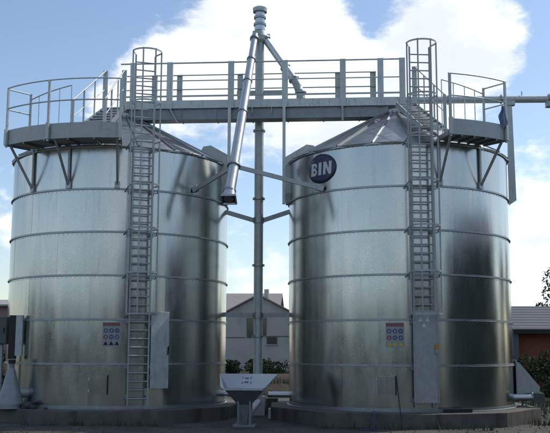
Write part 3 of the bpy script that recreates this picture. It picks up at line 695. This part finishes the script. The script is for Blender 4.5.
# ------------------------------------------------------------------ background buildings
def pitched(t, w, d, he, hr, wall, roof, over=.3, axis='y'):
    """walls and two roof slopes, ridge along local y, gable facing -y"""
    w2 = w/2
    MB().add([(-w2, 0, -.3), (w2, 0, -.3), (w2, 0, he), (0, 0, hr), (-w2, 0, he), (-w2, d, -.3), (w2, d, -.3), (w2, d, he), (0, d, hr), (-w2, d, he)],
             [(0, 1, 2, 3, 4), (9, 8, 7, 6, 5), (0, 4, 9, 5), (1, 6, 7, 2)]).build('wall', wall, t)
    k = (hr-he)/w2
    for s in (-1, 1):
        a = Vector((s*(w2+over), -over, he-over*k+.06)); b = Vector((0, -over, hr+.06)); n = Vector((s*k, 0, 1)).normalized()*.12
        p = [a, b, b+Vector((0, d+2*over, 0)), a+Vector((0, d+2*over, 0))]; p += [q+n for q in p]
        MB().add(p, [(0, 3, 2, 1), (4, 5, 6, 7), (0, 1, 5, 4), (1, 2, 6, 5), (2, 3, 7, 6), (3, 0, 4, 7)]).build('roof', roof, t)
hs = thing('gabled_house', 'two-storey rendered house with its gable facing, seen between the silos', 'house', (-5.5, 60, .3))
pitched(hs, 6.9, 12, 5.25, 7.05, 'render_wall', 'roof_tile', .35)
def opening(t, x, z0, z1, w, sill=True, lab='window'):
    o = MB().box((x-w/2-.08, -.06, z0-.08), (x+w/2+.08, -.003, z1+.08)).build(lab, 'roof_tile' if lab == 'door' else 'plank', t)
    MB().box((x-w/2, -.075, z0), (x+w/2, -.062, z1)).build('pane', 'window_glass', o)
    if sill: MB().box((x-w/2-.15, -.16, z0-.16), (x+w/2+.15, -.002, z0-.082)).build('sill', 'render_wall', o)
opening(hs, -.78, 2.95, 4.75, .62, False); opening(hs, .58, 3.05, 4.75, .26, False); opening(hs, 1.35, 2.3, 2.95, .9)
MB().box((-3.47, -.09, 2.98), (3.47, -.0, 3.08)).build('string_course', 'plank', hs) if False else MB().box((-3.47, -.04, 2.86), (-1.3, -.002, 2.94)).box((1.0, -.04, 2.98), (3.47, -.002, 3.06)).build('string_course', 'plank', hs)
MB().box((.3, 3, 7.0), (.75, 3.5, 7.9)).build('chimney', 'render_wall', hs)
lg = thing('long_building', 'long low building with pale pink tiled roof behind the gabled house', 'building', (-11, 74, .3), 0)
MB().box((-9, 0, -.3), (6.3, 8, 6.2)).build('wall', 'render_wall', lg)
for s, nm in ((1, 'roof'), (-1, 'roof')):
    y0, y1 = (-.5, 4) if s > 0 else (8.5, 4)
    MB().add([(-9.4, y0, 5.9), (6.7, y0, 5.9), (6.7, y1, 8.2), (-9.4, y1, 8.2), (-9.4, y0, 6.05), (6.7, y0, 6.05), (6.7, y1, 8.35), (-9.4, y1, 8.35)],
             [(0, 3, 2, 1), (4, 5, 6, 7), (0, 1, 5, 4), (1, 2, 6, 5), (2, 3, 7, 6), (3, 0, 4, 7)]).build('roof', 'roof_tile', lg)
# right-hand shed: grey fibre-cement roof over red brick
sh = thing('brick_shed', 'low shed with grey ribbed roof and red brick wall right of the silos', 'shed', (12.1, 20, 0))
MB().box((.35, .6, -.2), (16, 8, 3.22)).build('wall', 'red_brick', sh)
for s in (1, -1):
    y0, y1 = (-.1, 4.2) if s > 0 else (8.5, 4.2)
    a = [(-.0, y0, 3.16), (16.4, y0, 3.16), (16.4, y1, 4.62), (-.0, y1, 4.62)]
    MB().add(a+[(x, y, z+.07) for x, y, z in a], [(0, 3, 2, 1), (4, 5, 6, 7), (0, 1, 5, 4), (1, 2, 6, 5), (2, 3, 7, 6), (3, 0, 4, 7)]).build('roof', 'fibre_roof', sh)
MB().box((0, -.16, 3.02), (16.4, -.105, 3.26)).build('gutter', 'black_part', sh)
for i in range(9): 
    u = (i+.5)/9; MB().bar((0, -.1+4.3*u, 3.25+1.46*u), (16.4, -.1+4.3*u, 3.25+1.46*u), .025, .012).build('roof_lath', 'fibre_roof', sh)
MB().box((-.0, .05, -.2), (.3, .5, 3.16)).build('pillar', 'fibre_roof', sh)
for xx in (3.2, 7.5): 
    o = MB().box((xx, .53, 1.2), (xx+1.3, .597, 2.4)).build('window', 'plank', sh); MB().box((xx+.08, .515, 1.28), (xx+1.22, .528, 2.32)).build('pane', 'window_glass', o)
lb = thing('brown_barn', 'reddish brown barn at the left edge behind the badgeless silo', 'barn', (-20.5, 20, 0))
MB().box((-8, 0, -.2), (5.3, 9, 4.5)).build('wall', 'brown_wall', lb)
for s in (1, -1):
    y0, y1 = (-.4, 4.5) if s > 0 else (9.4, 4.5)
    a = [(-8.3, y0, 4.48), (5.6, y0, 4.48), (5.6, y1, 5.0), (-8.3, y1, 5.0)]
    MB().add(a+[(x, y, z+.1) for x, y, z in a], [(0, 3, 2, 1), (4, 5, 6, 7), (0, 1, 5, 4), (1, 2, 6, 5), (2, 3, 7, 6), (3, 0, 4, 7)]).build('roof', 'roof_tile', lb)
o = MB().box((1.4, -.05, -.1), (4.2, -.002, 3.1)).build('door', 'barn_dark', lb)

# ------------------------------------------------------------------ vegetation
def leaf_cloud(mb, clumps, n, size, rnd, flat=.5):
    for k in range(n):
        c, r = rnd.choice(clumps)
        while True:
            d = Vector((rnd.uniform(-1, 1), rnd.uniform(-1, 1), rnd.uniform(-1, 1)))
            if .15 < d.length < 1: break
        d = d.normalized()*(d.length**.45)
        p = c+Vector((d.x*r, d.y*r, d.z*r*.8)); s = size*rnd.uniform(.6, 1.4)
        ax = Vector((rnd.gauss(0, 1), rnd.gauss(0, 1), rnd.gauss(0, .7))).normalized(); bx = ax.orthogonal().normalized()
        q = Matrix.Rotation(rnd.uniform(0, 6.3), 3, ax) @ bx; e = ax.cross(q)
        mb.add([p-q*s, p-e*s*.45+ax*s*.1, p+q*s, p+e*s*.45+ax*s*.1], [(0, 1, 2, 3)])
def tree(x, y, h, crown_r, label, seed, leaves=2600, size=.16, mat='leaf_far', trunk_h=.35, group=None, base=0, cat='tree', name='leafy_tree', dense=22):
    rnd = random.Random(seed); t = thing(name, label, cat, (x, y, base), rnd.uniform(0, 6), group)
    mb = MB(); th = h*trunk_h
    mb.pipe([(0, 0, -.3), (.05, .03, th*.5), (.0, .1, th), (.1, .05, h*.7)], [h*.032, h*.026, h*.02, h*.008], 8)
    clumps = []
    for i in range(dense):
        a = rnd.uniform(0, 2*pi); rr = crown_r*rnd.uniform(.15, .85); z = th+(h-th)*rnd.uniform(.08, .92)
        f = 1-abs((z-th)/(h-th)-.42)*.9; c = Vector((rr*f*cos(a), rr*f*sin(a), z)); clumps.append((c, crown_r*rnd.uniform(.22, .40)))
        if i < 9:
            s = Vector((.03, .06, th*rnd.uniform(.7, 1.2))); mb.pipe([s, s.lerp(c, .5)+Vector((0, 0, -.1*h*.1)), c], [h*.012, h*.008, h*.003], 6)
    mb.build('trunk', 'bark', t); m2 = MB(); leaf_cloud(m2, clumps, leaves, size, rnd); m2.build('crown', mat, t); return t
def bush(x, y, h, r, label, seed, leaves=1500, size=.09, group='bushes by the brick shed', mat='leaf_dark', base=0):
    rnd = random.Random(seed); t = thing('leafy_bush', label, 'bush', (x, y, base), rnd.uniform(0, 6), group); mb = MB(); cl = []
    for i in range(14):
        a = rnd.uniform(0, 6.3); rr = r*rnd.uniform(.1, .8); z = h*rnd.uniform(.15, .85); c = Vector((rr*cos(a), rr*sin(a), z)); cl.append((c, r*rnd.uniform(.3, .45)))
        mb.pipe([(c.x*.1, c.y*.1, -.1), c*.6, c], [.03, .02, .008], 5)
    mb.build('stem', 'bark', t); m2 = MB(); leaf_cloud(m2, cl, leaves, size, rnd); m2.build('foliage', mat, t)
tree(16.9, 31, 7.2, 2.9, 'sparse dark tree showing above the brick shed roof at the right edge', 12, 3200, .11, 'leaf_dark', .4, dense=16)
bush(11.6, 15.2, 2.0, 1.3, 'dark bush next to the silo wedge duct, in front of the brick shed', 21)
bush(13.4, 15.8, 2.15, 1.5, 'taller dark bush at the right edge in front of the brick shed', 22)
bush(12.6, 12.6, 1.1, 1.0, 'low dark bush nearest the concrete pad at the right edge', 23, 1000)
bush(-1.9, 22, 1.5, 1.1, 'bush seen low between the silos beside the badgeless one', 31, 900, .1, 'bushes seen between the silos', 'leaf_dark')
bush(.6, 24, 1.7, 1.2, 'bush seen low between the silos beside the BIN silo', 32, 900, .1, 'bushes seen between the silos', 'leaf_dark')
bush(-6.6, 44, 1.0, 1.3, 'dark bush at the foot of the house wall, left of the elevator tube', 41, 1200, .13, 'bushes at the house foot')
bush(-3.9, 45, 1.15, 1.6, 'dark bush at the foot of the house wall, just left of the BIN silo', 42, 1200, .13, 'bushes at the house foot')
bush(-.7, 21, 1.45, 1.1, 'bush seen low between the silos directly behind the hopper', 43, 1100, .09, 'bushes seen between the silos')
bush(-10.6, 5, 2.2, 1.3, 'dark bush behind the control cabinet at the left edge', 33, 1300, .09, 'bushes at the left edge', 'leaf_dark')
bush(-9.6, 2.6, 1.2, .8, 'small dark bush low behind the conical fan cowl', 34, 900, .08, 'bushes at the left edge', 'leaf_dark')
# earth bank behind the elevator
mb = MB(); nx, ny = 40, 14; vs = []
for j in range(ny+1):
    for i in range(nx+1):
        x = -8+16*i/nx; y = 13+7*j/ny; z = -.1+(.95*sin(pi*j/ny)**.7)*(.8+.5*noise.noise((x*.5, y*.4, 1)))+.12*noise.noise((x*2, y*2, 4)); vs.append((x, y, z))
mb.add(vs, [(j*(nx+1)+i, j*(nx+1)+i+1, (j+1)*(nx+1)+i+1, (j+1)*(nx+1)+i) for j in range(ny) for i in range(nx)], True)
tag(mb.build('earth_bank', 'earth'), kind='structure')
def tufts(name, spots, label, seed, hmin=.1, hmax=.35):
    rnd = random.Random(seed); mb = MB()
    for (x0, x1, y0, y1, n) in spots:
        for k in range(n):
            x = rnd.uniform(x0, x1); y = rnd.uniform(y0, y1); h = rnd.uniform(hmin, hmax); a = rnd.uniform(0, 6.3); w = .012+.02*h; l = rnd.uniform(.1, .6)*h
            zb = -.06 if not (13 < y < 20 and abs(x) < 8) else .5
            mb.add([(x-w*cos(a), y-w*sin(a), zb), (x+w*cos(a), y+w*sin(a), zb), (x+l*sin(a), y-l*cos(a), zb+h)], [(0, 1, 2)])
    tag(mb.build(name, 'grass'), label, 'grass', kind='stuff')
tufts('grass_tufts', [(9.3, 14, 2, 10, 2600), (-12, -9.3, 0, 8, 1200), (-4, 4, 11, 16, 2200), (9.2, 13, -2, 3, 500), (-.6, .6, 2, 6, 200), (-8.6, -7.0, -3.2, -2.6, 60), (-6.4, -2.4, -4.35, -4.18, 140), (2.0, 7.0, -4.5, -4.3, 170), (8.2, 9.0, -3.0, -2.0, 80)], 'rough green grass growing round the yard edges', 5)
# woods and a barn across the yard, behind the viewer and to the right: they show as dark reflections in the sheet metal
rnd = random.Random(50); mb = MB()
for x, y, h, r in ((-62, -60, 7.9, 6), (-52, -70, 7.3, 6), (-42, -78, 7.3, 5.1), (-28, -84, 7.9, 5.5), (-15, -80, 6.6, 5.1), (-3, -86, 7.9, 6), (10, -82, 7.3, 5.1), (23, -85, 13, 7), (36, -78, 13, 6), (48, -66, 14, 7), (17, -80, 12, 7), (30, -80, 13, 7), (-9, -82, 6.6, 5.1), (4, -84, 7.3, 5.1), (42, -72, 13, 7), (-21, -82, 6.6, 5.1), (-35, -80, 6.6, 5.1), (-47, -74, 6.6, 5.1), (-57, -65, 6.6, 5.1), (-66, -50, 5.9, 5.1), (-66, -40, 7.3, 5.1), (-64, -31, 7.9, 5.1), (-66, -22, 7.3, 5.1), (-68, -12, 7.3, 5.1), (-70, -2, 6.6, 5.1),
                   (56, -50, 12, 7), (60, -34, 13, 7), (60, -18, 12, 7), (62, -2, 11, 7), (60, 14, 12, 7), (54, 30, 11, 7), (46, 44, 12, 7)):
    cl = []
    mb.pipe([(x, y, -.3), (x+.2, y, h*.3), (x, y+.2, h*.7)], [.35, .28, .1], 7)
    for i in range(22):
        a = rnd.uniform(0, 6.3); rr = r*rnd.uniform(.1, .8); z = h*rnd.uniform(.12, .9); cl.append((Vector((x+rr*cos(a), y+rr*sin(a), z)), r*rnd.uniform(.25, .42)))
    leaf_cloud(mb, cl, 1300, .8, rnd)
tag(mb.build('distant_wood', 'leaf_far'), 'dark belt of trees round the far side of the yard', 'wood', kind='stuff')
tag(MB().add([(-90, -42, .02), (90, -42, .02), (90, -140, .02), (-90, -140, .02)], [(0, 3, 2, 1)]).build('meadow', 'grass'), kind='structure')
tag(MB().add([(34, -40, .03), (90, -40, .03), (90, 80, .03), (34, 80, .03)], [(0, 1, 2, 3)]).build('meadow', 'grass'), kind='structure')
yb = thing('dark_barn', 'tall dark timber barn on the right side of the yard', 'barn', (21.5, -13, 0), 0)
pitched(yb, 12, 13, 6.3, 8.3, 'barn_dark', 'fibre_roof', .4)
MB().box((-2, -.08, 0), (2, -.003, 4)).build('door', 'barn_dark', yb)
